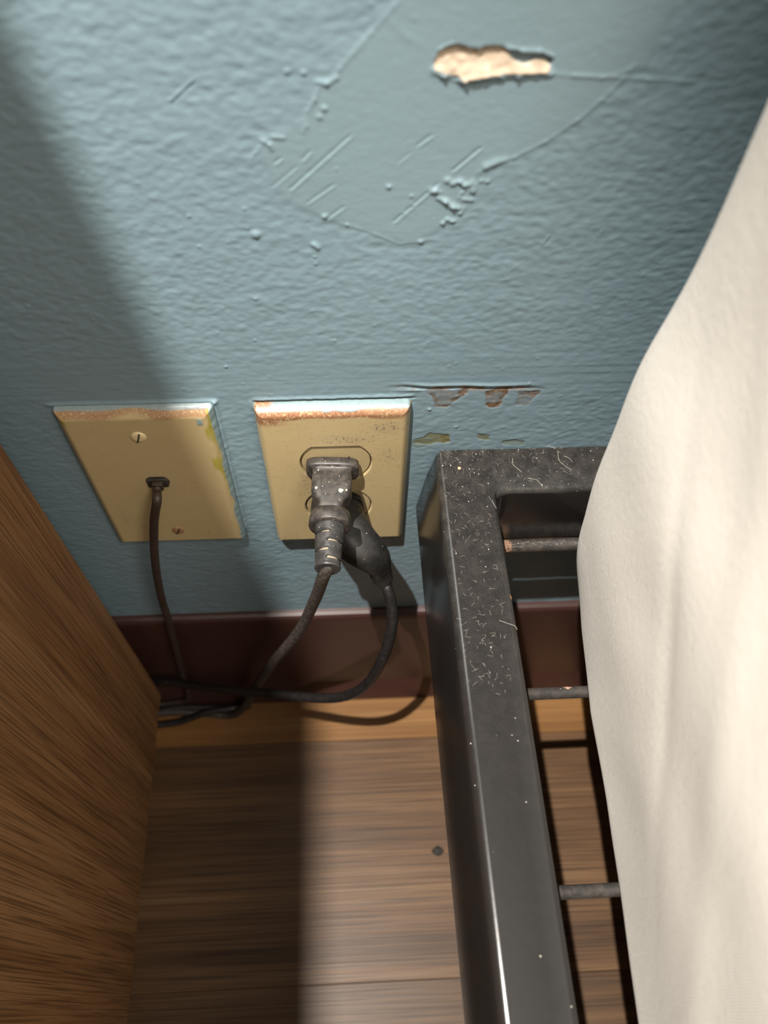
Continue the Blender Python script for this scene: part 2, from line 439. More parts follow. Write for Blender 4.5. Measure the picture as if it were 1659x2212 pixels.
# the flat remainder of the wall around the detailed field
x0, x1, z0, z1 = xs[0], xs[-1], zs[0], zs[-1]
XL, XR, ZT = -1.6, 2.0, 2.45
ev = [(XL, 0, 0), (x0, 0, 0), (x1, 0, 0), (XR, 0, 0), (XL, 0, z0), (x0, 0, z0), (x1, 0, z0), (XR, 0, z0), (XL, 0, z1), (x0, 0, z1), (x1, 0, z1), (XR, 0, z1), (XL, 0, ZT), (x0, 0, ZT), (x1, 0, ZT), (XR, 0, ZT)]
ef = [(0, 1, 5, 4), (1, 2, 6, 5), (2, 3, 7, 6), (4, 5, 9, 8), (6, 7, 11, 10), (8, 9, 13, 12), (9, 10, 14, 13), (10, 11, 15, 14)]
wall = grid_mesh('wall_back', xs, zs, Yw, {'patch': pm, 'plaster': plaster, 'rust': np.clip(rust, 0, 1), 'olive': np.clip(olive, 0, 1)}, [MW], None, (ev, ef))
tag(wall, 'blue-grey painted wall with chipped and patched paint', None, None, 'structure')

# ------------------------------------------------------------------ floor with planks
HONEY = mat_wood('honey_plank', ((.12, .052, .017), (.175, .083, .027), (.24, .123, .044)), 0, 26, .25, .45, 0.0)
GREY = mat_wood('brown_plank', ((.045, .023, .011), (.100, .053, .0255), (.175, .098, .047)), 0, 30, .55, .42, 4.0)
GREY2 = mat_wood('tan_plank', ((.046, .024, .0115), (.095, .051, .0245), (.155, .088, .043)), 0, 34, .55, .42, 9.0)
bm = bmesh.new(); box(bm, -1.6, 2.0, -3.0, .02, -.03, -.006)
floor = obj('floor', bm, M_DARK); tag(floor, 'brown wood-look plank floor', None, None, 'structure')
rows = [(-.0465, .018, HONEY, [-1.6, .62, 2.0]), (-.2115, -.0465, GREY, [-1.6, -.45, .78, 2.0]), (-.3765, -.2115, GREY2, [-1.6, .35, 2.0]), (-.5415, -.3765, HONEY, [-1.6, -.1, 2.0]), (-.7065, -.5415, GREY, [-1.6, .5, 2.0]),
        (-.8715, -.7065, GREY2, [-1.6, -.3, 2.0])] + [(-1.0365 - .165 * k, -.8715 - .165 * k, (GREY, HONEY, GREY2)[k % 3], [-1.6, -.2 + .35 * (k % 3), 2.0]) for k in range(12)]
for y0, y1, mt, cuts in rows:
    for a, b in zip(cuts, cuts[1:]):
        bm = bmesh.new(); box(bm, a + .00008, b - .00008, y0 + .00008, y1 - .00008, -.006, 0, .0003, 1)
        obj('plank', bm, mt, floor)

# ------------------------------------------------------------------ baseboard (vinyl cove base)
BASE = mat_plain('maroon_vinyl', (.042, .017, .0145), .38, 0, 60, .12)
bm = bmesh.new()
prof = [(.0, .0), (-.0135, .0), (-.0142, .0010), (-.0136, .003), (-.0118, .009), (-.0098, .015), (-.0080, .020), (-.0066, .024), (-.0062, .030), (-.0058, .135), (-.0053, .1392), (-.0040, .1412), (-.0020, .1422), (.0, .1424)]
sweep_profile(bm, prof, [lambda a, b, x=x: Vector((x, a, b)) for x in (-1.6, 2.0)])
bb = obj('baseboard_back', bm, BASE); tag(bb, 'dark maroon cove baseboard along the foot of the wall', None, None, 'structure')

# ------------------------------------------------------------------ wall plates
def plate(name, x0, z0, kind, parent, holes):
    s = .00028
    nx = int(round(PW / s)) + 1; nz = int(round(PH / s)) + 1
    lx = np.linspace(0, PW, nx); lz = np.linspace(0, PH, nz)
    LX, LZ = np.meshgrid(lx, lz)
    rc = .0025
    # distance inside the rounded rectangle
    qx = np.abs(LX - PW / 2) - (PW / 2 - rc); qz = np.abs(LZ - PH / 2) - (PH / 2 - rc)
    d = -(np.hypot(np.maximum(qx, 0), np.maximum(qz, 0)) + np.minimum(np.maximum(qx, qz), 0) - rc)
    de = np.minimum(np.minimum(LX, PW - LX), np.minimum(LZ, PH - LZ))
    t = np.clip(de / (.0040 if kind == 'outlet' else .0048), 0, 1)
    Hp = .0016 + .0046 * (1 - (1 - t) ** 2.2)
    if kind == 'phone':
        Hp = .0012 + .0044 * (1 - (1 - t) ** 1.8)
    ns = lambda a, b: (lambda w: w)(fftn(nz, nx, a, b))
    def fftn(nz, nx, lx_, lz_):
        w = rng.standard_normal((nz, nx)); kx = np.fft.fftfreq(nx)[None, :]; kz = np.fft.fftfreq(nz)[:, None]
        r = np.real(np.fft.ifft2(np.fft.fft2(w) * np.exp(-2 * math.pi ** 2 * ((kx * lx_) ** 2 + (kz * lz_) ** 2)))); return r / r.std()
    n1 = fftn(nz, nx, 6, 4); n2 = fftn(nz, nx, 20, 12); n3 = fftn(nz, nx, 5, 14)
    for hx, hz, r, half in holes:
        ex, ez = LX - hx, LZ - hz
        sd = np.maximum(np.hypot(ex, ez) - r, np.abs(ez) - half)      # <0 inside
        Hp = np.where(sd < 0, -.0005 + 0 * Hp, Hp) * 1.0
        Hp = np.where((sd >= 0) & (sd < .0005), Hp - .0004 * (1 - sd / .0005), Hp)
    Hp = np.where(d < 0, -.0005, Hp)
    Hp[0, :] = Hp[-1, :] = -.0005; Hp[:, 0] = Hp[:, -1] = -.0005
    rust = np.zeros_like(Hp); olive = rust.copy(); blue = rust.copy(); dirt = rust.copy()
    if kind == 'outlet':
        rust = sstep(PH - .0064, PH - .0046, LZ + .0010 * n2) * (1 - .2 * sstep(PW * .6, PW, LX))
        rust = np.maximum(rust, sstep(PH - .011, PH - .007, LZ) * (1 - sstep(.006, .018, LX + .002 * n2)))
        blue = sstep(PH - .0017, PH - .0011, LZ + .0003 * n1) * sstep(.006, .010, LX)
        olive = (1 - sstep(.0008, .0016, LX - .0006 * n3 + .0006)) * .8
        blue = np.maximum(blue, (1 - sstep(.0003, .0009, LX - .0005 * n3)) * .8)
        olive = np.maximum(olive, sstep(PW - .0009, PW - .0004, LX + .0004 * n3) * .5)
        olive = np.maximum(olive, (1 - sstep(.0004, .0012, LZ + .0004 * n1)) * .5)
        dirt = np.exp(-(((LX - .059) / .0065) ** 2 + ((LZ - .1015) / .0035) ** 2)) * 1.4
        dirt += .9 * np.exp(-(((LX - .041) / .012) ** 2 + ((LZ - .0935) / .003) ** 2)) + .6 * np.exp(-(((LX - .060) / .006) ** 2 + ((LZ - .080) / .006) ** 2)) + .45 * np.exp(-(((LX - .008) / .005) ** 2 + ((LZ - .006) / .005) ** 2))
        dirt += .5 * np.exp(-(((LX - .019) / .004) ** 2 + ((LZ - .055) / .010) ** 2)) + .12
    else:
        rust = sstep(PH - .0052, PH - .0025, LZ + .0010 * n2) * .75
        olive = sstep(PW - .0050, PW - .0036, LX + .0012 * n3 - .0009) * sstep(.035, .055, LZ) * .95
        blue = sstep(PW - .0026, PW - .0016, LX + .0004 * n3)
        blue = np.maximum(blue, np.exp(-(((LX - .0632) / .0013) ** 4 + ((LZ - .1072) / .0022) ** 4)))
        blue = np.maximum(blue, sstep(PH - .0012, PH - .0006, LZ + .0003 * n2) * .9)
        olive = np.maximum(olive, np.exp(-(((LX - .004) / .0015) ** 2 + ((LZ - .1085) / .0018) ** 2)))
        dirt = .3 * np.exp(-(((LX - .012) / .004) ** 2 + ((LZ - .03) / .012) ** 2)) + 0 * LX
        olive = np.maximum(olive, .75 * np.exp(-(((LX - .0512) / .0007) ** 2 + ((LZ - .0110) / .0016) ** 2)))
    Hp = Hp + .00025 * blue * (.5 + .5 * np.clip(n1, -1, 1)) * (Hp > 0)
    cl = lambda a: np.clip(a, 0, 1)
    return grid_mesh(name, lx, lz, -Hp, {'rust': cl(rust), 'olive': cl(olive), 'blue': cl(blue), 'dirt': cl(dirt)}, [mat_plate(kind)], parent)

def screw(parent, x, z, y, r, ang, mat, slotmat):
    bm = bmesh.new()
    ring = [Vector((x + math.cos(q) * r, y, z + math.sin(q) * r)) for q in [2 * math.pi * i / 28 for i in range(28)]]
    dome = []
    rows = []
    for k, (rr, h) in enumerate([(1, .0004), (1, -.0003), (.85, -.0009), (.5, -.0012)]):
        rows.append([bm.verts.new((x + math.cos(q) * r * rr, y + h, z + math.sin(q) * r * rr)) for q in [2 * math.pi * i / 28 for i in range(28)]])
    for a, b in zip(rows, rows[1:]):
        for i in range(28): bm.faces.new((a[i], a[(i + 1) % 28], b[(i + 1) % 28], b[i]))
    bm.faces.new(rows[-1]); bm.faces.new(rows[0])
    sc = obj('screw', bm, mat, parent)
    bm = bmesh.new(); box(bm, -r * .86, r * .86, -.0016, -.0006, -.00035, .00035)
    bmesh.ops.transform(bm, matrix=Matrix.Translation((x, y + .0003, z)) @ Matrix.Rotation(ang, 4, 'Y'), verts=bm.verts)
    obj('screw_slot', bm, slotmat, sc)
    return sc

t = empty('outlet_cover', (ox, 0, oz), 'ivory duplex outlet cover holding two black plugs, rusty along its top edge', 'wall outlet')
pl = plate('cover_plate', 0, 0, 'outlet', t, [(.0352, .0750, .0170, .0130), (.0352, .0365, .0170, .0130)])
M_REC = mat_plain('ivory_receptacle', (.36, .28, .15), .4, 0, 150, .12)
for hz in (.0750, .0365):
    bm = bmesh.new(); r, hf = .01645, .01250
    pts = []
    for i in range(96):
        q = 2 * math.pi * i / 96; pts.append((math.cos(q) * r, max(-hf, min(hf, math.sin(q) * r))))
    rows = []
    for k, y in ((1, .0), (1, -.0050), (.97, -.0054)):
        rows.append([bm.verts.new((.0352 + a * k, y, hz + b * k)) for a, b in pts])
    for a, b in zip(rows, rows[1:]):
        for i in range(96): bm.faces.new((a[i], a[(i + 1) % 96], b[(i + 1) % 96], b[i]))
    bm.faces.new(rows[-1]); bm.faces.new(rows[0])
    rc = obj('receptacle', bm, M_REC, t)
    bm = bmesh.new()
    box(bm, .0352 - .0068, .0352 - .0058, -.00545, -.0053, hz - .0035, hz + .0045); box(bm, .0352 + .0058, .0352 + .0068, -.00545, -.0053, hz - .0030, hz + .0040)
    obj('blade_slots', bm, M_DARK, rc)
screw(t, .0352, .0571, -.0060, .0030, .3, M_SCREW, M_DARK)

t = empty('phone_jack_cover', (px0, 0, pz0), 'tan blank-faced phone jack cover with a small cable, left of the outlet', 'wall plate')
plate('cover_plate', 0, 0, 'phone', t, [(.0350, .0612, .0052, .0040)])
a = P(299, 947, 1, -.0065); screw(t, a.x - px0, a.z - pz0, -.0055, .0035, 1.9, M_SCREW, M_DARK)
a = P(385, 1148, 1, -.0065); s2 = screw(t, a.x - px0, a.z - pz0, -.0054, .0033, 2.0, mat_black('rusty_screw', (.30, .17, .09), .5, .7, dustcol=(.10, .035, .02), dscale=700, speck=0), M_DARK)
tag(s2, 'rusty lower screw')
bm = bmesh.new(); box(bm, .0298, .0402, -.0048, .0, .0572, .0652, .0003, 1)
obj('jack_socket', bm, mat_plain('socket_brown', (.16, .11, .07), .5), t)

# ------------------------------------------------------------------ cords
M_PLUG = mat_black('dusty_black_rubber', (.026, .024, .023), .36, .42, dustcol=(.15, .12, .095), dscale=330, speck=.75,
                   spots=[((-.0008 + .0045, -.0185, .0056), .0012, (.75, .66, .38)), ((.0062, -.0182, .0056), .0007, (.75, .66, .42)), ((-.0078, -.0165, .0056), .0007, (.75, .72, .66))])
M_RELIEF = mat_black('worn_black_rubber', (.028, .027, .027), .36, .25, dustcol=(.16, .14, .12), dscale=200, speck=.5)
M_DUSTFILL = mat_plain('packed_dust', (.30, .24, .17), .95, 0, 1500, .6)
M_CABLE = mat_black('dusty_black_cable', (.030, .024, .021), .55, .45, dustcol=(.12, .095, .075), dscale=420, speck=.5)
M_PLUG2 = mat_black('black_vinyl_plug', (.010, .010, .010), .42, .12, dustcol=(.10, .07, .045), dscale=170, speck=.12,
                    spots=[((.0210, -.0270, -.0080), .0022, (.14, .10, .07)), ((.0225, -.0265, -.0150), .0016, (.13, .08, .05))])
M_CABLE2 = mat_black('black_vinyl_cable', (.010, .009, .009), .35, .05, dustcol=(.08, .06, .045), dscale=300, speck=.08)
M_BROWNC = mat_black('brown_black_phone_cable', (.030, .020, .016), .4, .3, dustcol=(.08, .05, .04), dscale=300, speck=.05)

def superpt(c, u, v, a, b, n, q):
    cx, sx = math.cos(q), math.sin(q); r = (abs(cx) ** n + abs(sx) ** n) ** (-1 / n)
    return c + u * (cx * r * a) + v * (sx * r * b)

# upper plug: straight, sticks straight out of the wall
O1 = Vector((.0337, -.0062, .3165))
t = empty('power_cord', O1, 'dusty black cord whose straight ribbed plug fills the upper socket', 'power cord', 'black power cords in the outlet')
ax = Vector((-.055, -1, -.02)).normalized(); u = ax.cross(Vector((0, 0, 1))).normalized() * -1; v = u.cross(ax) * -1
if u.x < 0: u = -u
if v.z < 0: v = -v
def ring1(s, a, b, n, dz=0.0): return (ax * s + v * dz, u, v, a, b, n)
bm = bmesh.new()
loft(bm, [ring1(*r) for r in [(0, .0116, .0062, 4), (.0004, .0125, .0070, 4), (.0040, .0126, .0071, 4), (.0046, .0122, .0068, 4), (.0049, .0100, .0057, 5), (.0056, .0094, .0055, 6), (.0075, .0092, .0054, 6), (.0088, .0094, .0058, 6), (.0165, .0094, .0058, 6),
                              (.0190, .0089, .0057, 5.5), (.0215, .0071, .0056, 5), (.0240, .0058, .0055, 5), (.0262, .0056, .0054, 5), (.0272, .0054, .0049, 4), (.0282, .0054, .0049, 4)]], 96)
body = obj('plug_body', bm, M_PLUG, t, True)
# raised maker's panel on the body: a keystone outline with faint rules
bm = bmesh.new()
def on_top(a, s, h): return ax * s + u * a + v * (.0058 + h)
def ridge(pts, w=.00013, h=.00016):
    pts = [on_top(*p, 0) for p in pts]; tube(bm, pts, w, h, 6)
ks = [(-.0049, .0098), (.0049, .0098), (.0046, .0118), (.0034, .0165), (.0029, .0196), (.0022, .0202), (-.0036, .0202), (-.0042, .0197), (-.0049, .0098)]
ridge(ks)
obj('panel_outline', bm, M_PLUG, body)
bm = bmesh.new()
for k in range(9):
    s = .0109 + k * .001; w = .0038 - max(0, k - 4) * .00035
    x = -w
    while x < w - .0004:
        l = random.uniform(.0006, .0022); ridge([(x, s), (min(x + l, w), s)], .00011, .00009); x += l + random.uniform(.0002, .0006)
rl = obj('moulded_rules', bm, M_PLUG, body); rl['kind'] = 'stuff'
bm = bmesh.new()
loft(bm, [ring1(*r) for r in [(.0274, .0080, .0075, 2.2), (.0278, .0091, .0086, 2.2), (.0310, .0096, .0090, 2.2), (.0340, .0097, .0091, 2.2), (.0346, .0094, .0088, 2.2), (.0347, .0070, .0066, 2)]], 72)
obj('collar', bm, M_PLUG, t, True)
# strain relief with alternating slots
bm = bmesh.new(); NS, NT = 150, 112
s0, s1 = .0340, .0562
slots = [(.0393, 1), (.0437, -1), (.0481, 1), (.0522, -1)]
rowsv = []; flag = []
for i in range(NS + 1):
    s = s0 + (s1 - s0) * i / NS; k = (s - s0) / (s1 - s0)
    R0 = .0069 - .0013 * k
    if k < .04: R0 -= .0006 * (1 - k / .04)
    if k > .93: R0 += .00035 * (1 - abs(k - .965) / .035)
    row = []; fl = []
    for j in range(NT):
        q = 2 * math.pi * j / NT; R = R0; inside = False
        for sc, side in slots:
            # angular centre at 180deg (left) or 0deg (right), half-width 100deg with rounded ends; mirrored underneath
            dq = (q - (math.pi if side == 1 else 0) + math.pi) % (2 * math.pi) - math.pi
            la = abs(dq) * R0; half = math.radians(96) * R0
            ww = .00088; e = max(0, la - (half - ww))
            if math.hypot(e, s - sc) < ww: R = .0043; inside = True
        row.append(bm.verts.new(ax * s + u * (math.cos(q) * R) + v * (math.sin(q) * R))); fl.append(inside)
    rowsv.append(row); flag.append(fl)
for i in range(NS):
    for j in range(NT):
        j2 = (j + 1) % NT
        f = bm.faces.new((rowsv[i][j], rowsv[i][j2], rowsv[i + 1][j2], rowsv[i + 1][j]))
        f.smooth = True
        f.material_index = 1 if (flag[i][j] and flag[i + 1][j] and flag[i][j2] and flag[i + 1][j2]) else 0
bm.faces.new(rowsv[0]); bm.faces.new(list(reversed(rowsv[-1])))
obj('strain_relief', bm, [M_RELIEF, M_DUSTFILL], t)
end = ax * .0545
pts = [ax * .050, end, P(697, 1250, 1, -.0610) - O1, P(680, 1296, 1, -.0560) - O1, P(645, 1365, 1, -.0480) - O1, P(592, 1428, 1, -.0400) - O1, P(552, 1485, 1, -.0320) - O1, P(526, 1528, 1, -.0275) - O1,
       Vector((-.060, -.024, .0035)) - O1, Vector((-.085, -.021, .0032)) - O1, Vector((-.125, -.022, .0032)) - O1, Vector((-.20, -.05, .0032)) - O1]
bm = bmesh.new(); tube(bm, catmull(pts, 10), .0030, seg=20)
obj('cable', bm, M_CABLE, t, True)
bm = bmesh.new()
for s_ in (-1, 1): box(bm, s_ * .0063 - .0007, s_ * .0063 + .0007, -.0005, .016, -.0032, .0032)
obj('prong', bm, mat_plain('brass', (.5, .38, .18), .35, 1), t)

# lower plug: flat disc face, body turns right and down
O2 = Vector((.0345, -.0056, .2800))
t = empty('power_cord', O2, 'black cord whose angled plug fills the lower socket, looping down to the left', 'power cord', 'black power cords in the outlet')
bm = bmesh.new()
path = [(0, 0, 0), (.0, -.004, 0), (.0005, -.0045, 0), (.0015, -.010, 0), (.005, -.0165, -.0005), (.0095, -.0220, -.0025), (.0145, -.0255, -.0060), (.0178, -.0270, -.0105), (.0198, -.0278, -.0155), (.0212, -.0285, -.0210), (.0222, -.0290, -.0270)]
size = [(.0132, .0124, 2.6), (.0136, .0124, 2.6), (.0128, .0118, 2.6), (.0124, .0114, 2.7), (.0118, .0110, 2.8), (.0108, .0103, 2.8), (.0097, .0095, 2.7), (.0084, .0085, 2.5), (.0070, .0072, 2.2), (.0058, .0058, 2), (.0052, .0052, 2)]
rings = []
pp = [Vector(p) for p in path]
# smooth resample
dense = catmull(pp, 6); nD = len(dense)
prev = Vector((1, 0, 0))
for i, p in enumerate(dense):
    tt = (dense[min(i + 1, nD - 1)] - dense[max(i - 1, 0)]).normalized()
    if i < 14: tt = (Vector((0, -1, 0)) * (1 - i / 14) + tt * (i / 14)).normalized()
    uu = (prev - tt * prev.dot(tt)).normalized(); prev = uu; vv = uu.cross(tt)
    f = i / 6; k = min(int(f), len(size) - 2); w = f - k
    a, b, n = [size[k][c] * (1 - w) + size[k + 1][c] * w for c in range(3)]
    rings.append((p, uu, vv, a, b, n))
loft(bm, rings, 64)
obj('plug_body', bm, M_PLUG2, t, True)
bm = bmesh.new()
tdir = (dense[-1] - dense[-6]).normalized()
base = dense[-1]
sd = tdir.cross(Vector((0, 1, 0))).normalized(); bd = tdir.cross(sd)
rr = []
for k in range(6):
    c = base + tdir * (.0018 * k - .0075)
    for off, r in ((0, .0054), (.0003, .0060), (.0010, .0060), (.0013, .0054)): rr.append((c + tdir * off, sd, bd, r - k * .00008, r - k * .00008, 2))
loft(bm, rr, 40)
obj('strain_relief', bm, M_PLUG2, t, True)
cp = base + tdir * .003
pts = [base, cp, P(838, 1275, 1, -.0400) - O2, P(848, 1325, 1, -.0480) - O2, P(842, 1378, 1, -.0560) - O2, P(823, 1430, 1, -.0620) - O2, P(792, 1478, 1, -.0650) - O2, P(748, 1503, 1, -.0640) - O2,
       P(690, 1508, 1, -.0590) - O2, P(600, 1500, 1, -.0490) - O2, P(500, 1491, 1, -.0380) - O2, P(420, 1482, 1, -.0270) - O2, P(345, 1470, 1, -.0160) - O2, Vector((-.125, -.0125, .045)) - O2, Vector((-.19, -.0125, .02)) - O2]
bm = bmesh.new(); tube(bm, catmull(pts, 10), .0031, seg=20)
obj('cable', bm, M_CABLE2, t, True)

# phone cord
O3 = Vector((px0 + .0350, -.0045, pz0 + .0615))
t = empty('phone_cable', O3, 'thin dark cable hanging from the middle of the phone jack cover', 'phone cable')
bm = bmesh.new(); box(bm, -.0050, .0050, -.0024, .002, -.0032, .0034, .0004, 1)
obj('connector', bm, mat_black('black_connector', (.018, .014, .012), .45, .2, speck=.05), t)
bm = bmesh.new(); box(bm, -.0024, .0028, -.0048, -.0020, -.0028, .0024, .0006, 2)
obj('cord_boot', bm, M_BROWNC, t)
pts = [Vector((0, -.0020, 0)), Vector((-.0002, -.0065, -.0010)), P(339, 1082, 1, -.0165) - O3, P(333, 1125, 1, -.0170) - O3, P(333, 1180, 1, -.0165) - O3, P(338, 1235, 1, -.0160) - O3, P(349, 1292, 1, -.0155) - O3, P(364, 1340, 1, -.0150) - O3,
       P(380, 1400, 1, -.0145) - O3, P(391, 1445, 1, -.0150) - O3, Vector((-.088, -.0162, .028)) - O3, Vector((-.100, -.0160, .0150)) - O3, Vector((-.135, -.0165, .0130)) - O3]
bm = bmesh.new(); tube(bm, catmull(pts, 10), .0023, .0021, seg=16)
obj('cable', bm, M_BROWNC, t, True)
# loose loop of black cable on the floor at the foot of the cabinet
pts = [Vector(p) for p in [(-.125, -.030, .0030), (-.100, -.028, .0034), (-.078, -.0235, .0098), (-.058, -.0215, .0120), (-.046, -.0195, .0100), (-.050, -.0172, .0032), (-.075, -.0170, .0030), (-.11, -.0170, .0030), (-.16, -.03, .0030)]]
bm = bmesh.new(); tube(bm, catmull(pts, 10), .0026, seg=16)
o = obj('cable_loop', bm, M_CABLE2, None, True); tag(o, 'loop of black cable lying on the floor by the cabinet foot', 'cable')

# ------------------------------------------------------------------ cabinet
CW = mat_wood('orange_brown_veneer', ((.135, .062, .024), (.225, .113, .047), (.29, .158, .074)), 2, 45, .6, .5, 2.0, .9)
CX, CY, CZ, CT = -.1045, -.020, .047, 1.07
t = empty('cabinet', (-.50, -.25, 0), 'tall orange-brown wood veneer cabinet at the left, standing off the floor', 'cabinet')
off = Vector((.50, .25, 0))
def cbox(name, x0, x1, y0, y1, z0, z1, mat, bev=.0008, parent=t):
    bm = bmesh.new(); box(bm, x0 + off.x, x1 + off.x, y0 + off.y, y1 + off.y, z0, z1, bev, 2)
    return obj(name, bm, mat, parent)
cbox('side_panel', CX - .018, CX, -.46, CY, CZ, CT, CW)
cbox('side_panel', -.90, -.882, -.46, CY, CZ, CT, CW)
cbox('top_panel', -.882, CX - .018, -.46, CY, CT - .018, CT, CW)
cbox('bottom_panel', -.882, CX - .018, -.45, CY - .002, CZ + .005, CZ + .023, CW)
cbox('back_panel', -.882, CX - .018, -.026, -.021, CZ + .023, CT - .018, CW)
for k in range(4):
    z = CZ + .03 + k * .245
    dr = cbox('drawer', -.880, CX - .020, -.478, -.462, z, z + .239, CW)
    bm = bmesh.new(); tube(bm, catmull([Vector((x + off.x, y + off.y, z + .1)) for x, y in ((-.56, -.478), (-.555, -.498), (-.50, -.502), (-.445, -.498), (-.44, -.478))], 6), .005, seg=10)
    obj('drawer_pull', bm, M_PLUG2, dr, True)
for x, y in ((-.16, -.09), (-.16, -.42), (-.86, -.09), (-.86, -.42)):
    bm = bmesh.new(); loft(bm, [(Vector((x + off.x, y + off.y, z)), Vector((1, 0, 0)), Vector((0, 1, 0)), r, r, 2) for z, r in ((0, .014), (.002, .016), (CZ + .006, .021))], 24)
    obj('foot', bm, M_DARK, t, True)

# ------------------------------------------------------------------ bed frame
zt = .318
chips = [((.0030, -.013, .272 - zt), .0040, (.42, .22, .13)), ((.0030, -.022, .271 - zt), .0030, (.42, .22, .13)), ((.0045, -.074, .271 - zt), .0050, (.38, .20, .12)), ((.0328, -.0790, -.0010), .0028, (.42, .20, .12)), ((.0140, -.0115, .0), .0009, (.55, .33, .2))]
def mat_rail(name):
    m = M(name)
    geo = m.n('ShaderNodeNewGeometry').outputs['Normal']
    up = m.n('ShaderNodeSeparateXYZ', {'Vector': geo}).outputs[2]
    upm = m.n('ShaderNodeMapRange', {'Value': up, 'From Min': .25, 'From Max': .8}).outputs[0]
    yy = m.n('ShaderNodeSeparateXYZ', {'Vector': m.tc.outputs['Object']}).outputs[1]
    near = m.n('ShaderNodeMapRange', {'Value': yy, 'From Min': -.17, 'From Max': -.01, 'To Min': .12, 'To Max': 1.0}).outputs[0]
    cloud = m.ramp(m.noise(160, 8, .7), [(.40, 0), (.72, 1)])
    fz = m.ramp(m.noise(1300, 4, .7), [(.5, 0), (.72, 1)])
    k = m.math('MULTIPLY', m.math('MULTIPLY', upm, near), m.math('ADD', m.math('MULTIPLY', cloud, .085), m.math('MULTIPLY', fz, .11)))
    col = m.mix(k, (.0145, .0132, .0125), (.30, .27, .24))
    vo = m.n('ShaderNodeTexVoronoi', {'Vector': m.tc.outputs['Object'], 'Scale': 480.0, 'Randomness': 1.0})
    dot = m.n('ShaderNodeMapRange', {'Value': vo.outputs['Distance'], 'From Min': .07, 'From Max': .14, 'To Min': 1.0, 'To Max': 0.0}).outputs[0]
    pick = m.math('GREATER_THAN', m.n('ShaderNodeSeparateColor', {'Color': vo.outputs['Color']}).outputs[0], m.n('ShaderNodeMapRange', {'Value': near, 'To Min': .975, 'To Max': .72}).outputs[0])
    col = m.mix(m.math('MULTIPLY', m.math('MULTIPLY', dot, pick), upm), col, (.75, .68, .60))
    nz = m.noise(700, 3)
    for p, r, c in chips: col = m.mix(m.sphere(p, r, .2, nz), col, c)
    m.set('Base Color', col)
    flat = m.n('ShaderNodeMapRange', {'Value': up, 'From Min': .992, 'From Max': .9995}).outputs[0]
    m.set('Specular IOR Level', m.n('ShaderNodeMapRange', {'Value': flat, 'To Min': .9, 'To Max': .10}).outputs[0])
    m.set('Roughness', m.math('ADD', m.math('MULTIPLY', flat, .30), m.math('ADD', .20, m.math('MULTIPLY', k, .8)), clamp=True))
    m.bump(m.noise(260, 3), .06, .0004)
    return m.m
MR = mat_rail('dusty_gloss_black_enamel')
bf = empty('bed_frame', (.0800, 0, 0), 'black enamelled steel bed frame with dusty corner, touching the wall', 'bed frame')
BO = bf.location
# the frame runs very slightly askew of the wall
def sk(x, y, z): return Vector((x - BO.x + (-y) * .0155, y, z - 0))
def rail_obj(name, bm, parent, smooth=False):
    # origin of the rails at the corner top so the material can find its chips
    for v_ in bm.verts: v_.co.z -= zt
    o = obj(name, bm, MR, parent, True); o.data.set_sharp_from_angle(angle=math.radians(32)); o.location = (0, 0, zt); return o
bm = bmesh.new()
def arc(cx, cz, r, a0, a1, n):
    return [(cx + r * math.cos(math.radians(a0 + (a1 - a0) * k / n)), cz + r * math.sin(math.radians(a0 + (a1 - a0) * k / n))) for k in range(n + 1)]
prof = [(.1096, .272)] + arc(.1066, .3150, .0030, 0, 90, 7) + arc(.0862, .3140, .0040, 90, 160, 10) + [(.0812, .3095), (.0795, .3020), (.0756, .2735), (.0757, .2705)] + arc(.0782, .2705, .0025, 180, 270, 4)[1:] + [(.1070, .2680), (.1090, .2690)]
def rail_st(y, sq, inset=0.0):
    def f(a, b):
        if sq and a > .1060 and b > .3140: b = .3180; a = .1094 if a > .1067 else a
        return sk(a + (inset if a < .085 else 0), y, b)
    return f
sweep_profile(bm, prof, [rail_st(-.0008, 1, .0030), rail_st(-.0018, 1, .0012), rail_st(-.0045, 1), rail_st(-.0250, 1), rail_st(-.0285, 0), rail_st(-.1, 0), rail_st(-.3, 0), rail_st(-2.03, 0)])
sr = rail_obj('side_rail', bm, bf)
bm = bmesh.new()
# end rail along the wall, with the filleted inner corner
def topedge(x):  # y of inner face, fillet toward the side rail
    r = .007; xi = .1094 + r
    return -.0255 - (r - math.sqrt(max(0, r * r - (xi - x) ** 2)) if x < xi else 0)
sts = [.1094 + .007 * (1 - math.cos(math.pi / 2 * k / 8)) for k in range(9)] + [.16, .4, 1.08]
prof2 = [(0, .2700), (0, .3178), (-.0002, .3180), ('i', .0030, .3180), ('i', .0018, .3178), ('i', .0008, .3171), ('i', .0002, .3162), ('i', 0, .3150), ('i', 0, .2740), ('i', .0012, .2705)]
rows = []
for x in sts:
    ye = topedge(x); rows.append([bm.verts.new(sk(x, (-.0008 + p[0]) if p[0] != 'i' else ye + p[1], p[1] if p[0] != 'i' else p[2])) for p in prof2])
for r0, r1 in zip(rows, rows[1:]):
    for i in range(len(prof2)): bm.faces.new((r0[i], r0[(i + 1) % len(prof2)], r1[(i + 1) % len(prof2)], r1[i]))
bm.faces.new(rows[0]); bm.faces.new(list(reversed(rows[-1])))
rail_obj('end_rail', bm, bf)
M_ROD = mat_black('dusty_black_wire', (.030, .027, .025), .5, .7, dustcol=(.07, .055, .045), dscale=240, speck=.12,
                  spots=[((.034, -.0290, .2705), .010, (.22, .12, .07)), ((.0600, -.1045, .2735), .0022, (.5, .28, .2))])
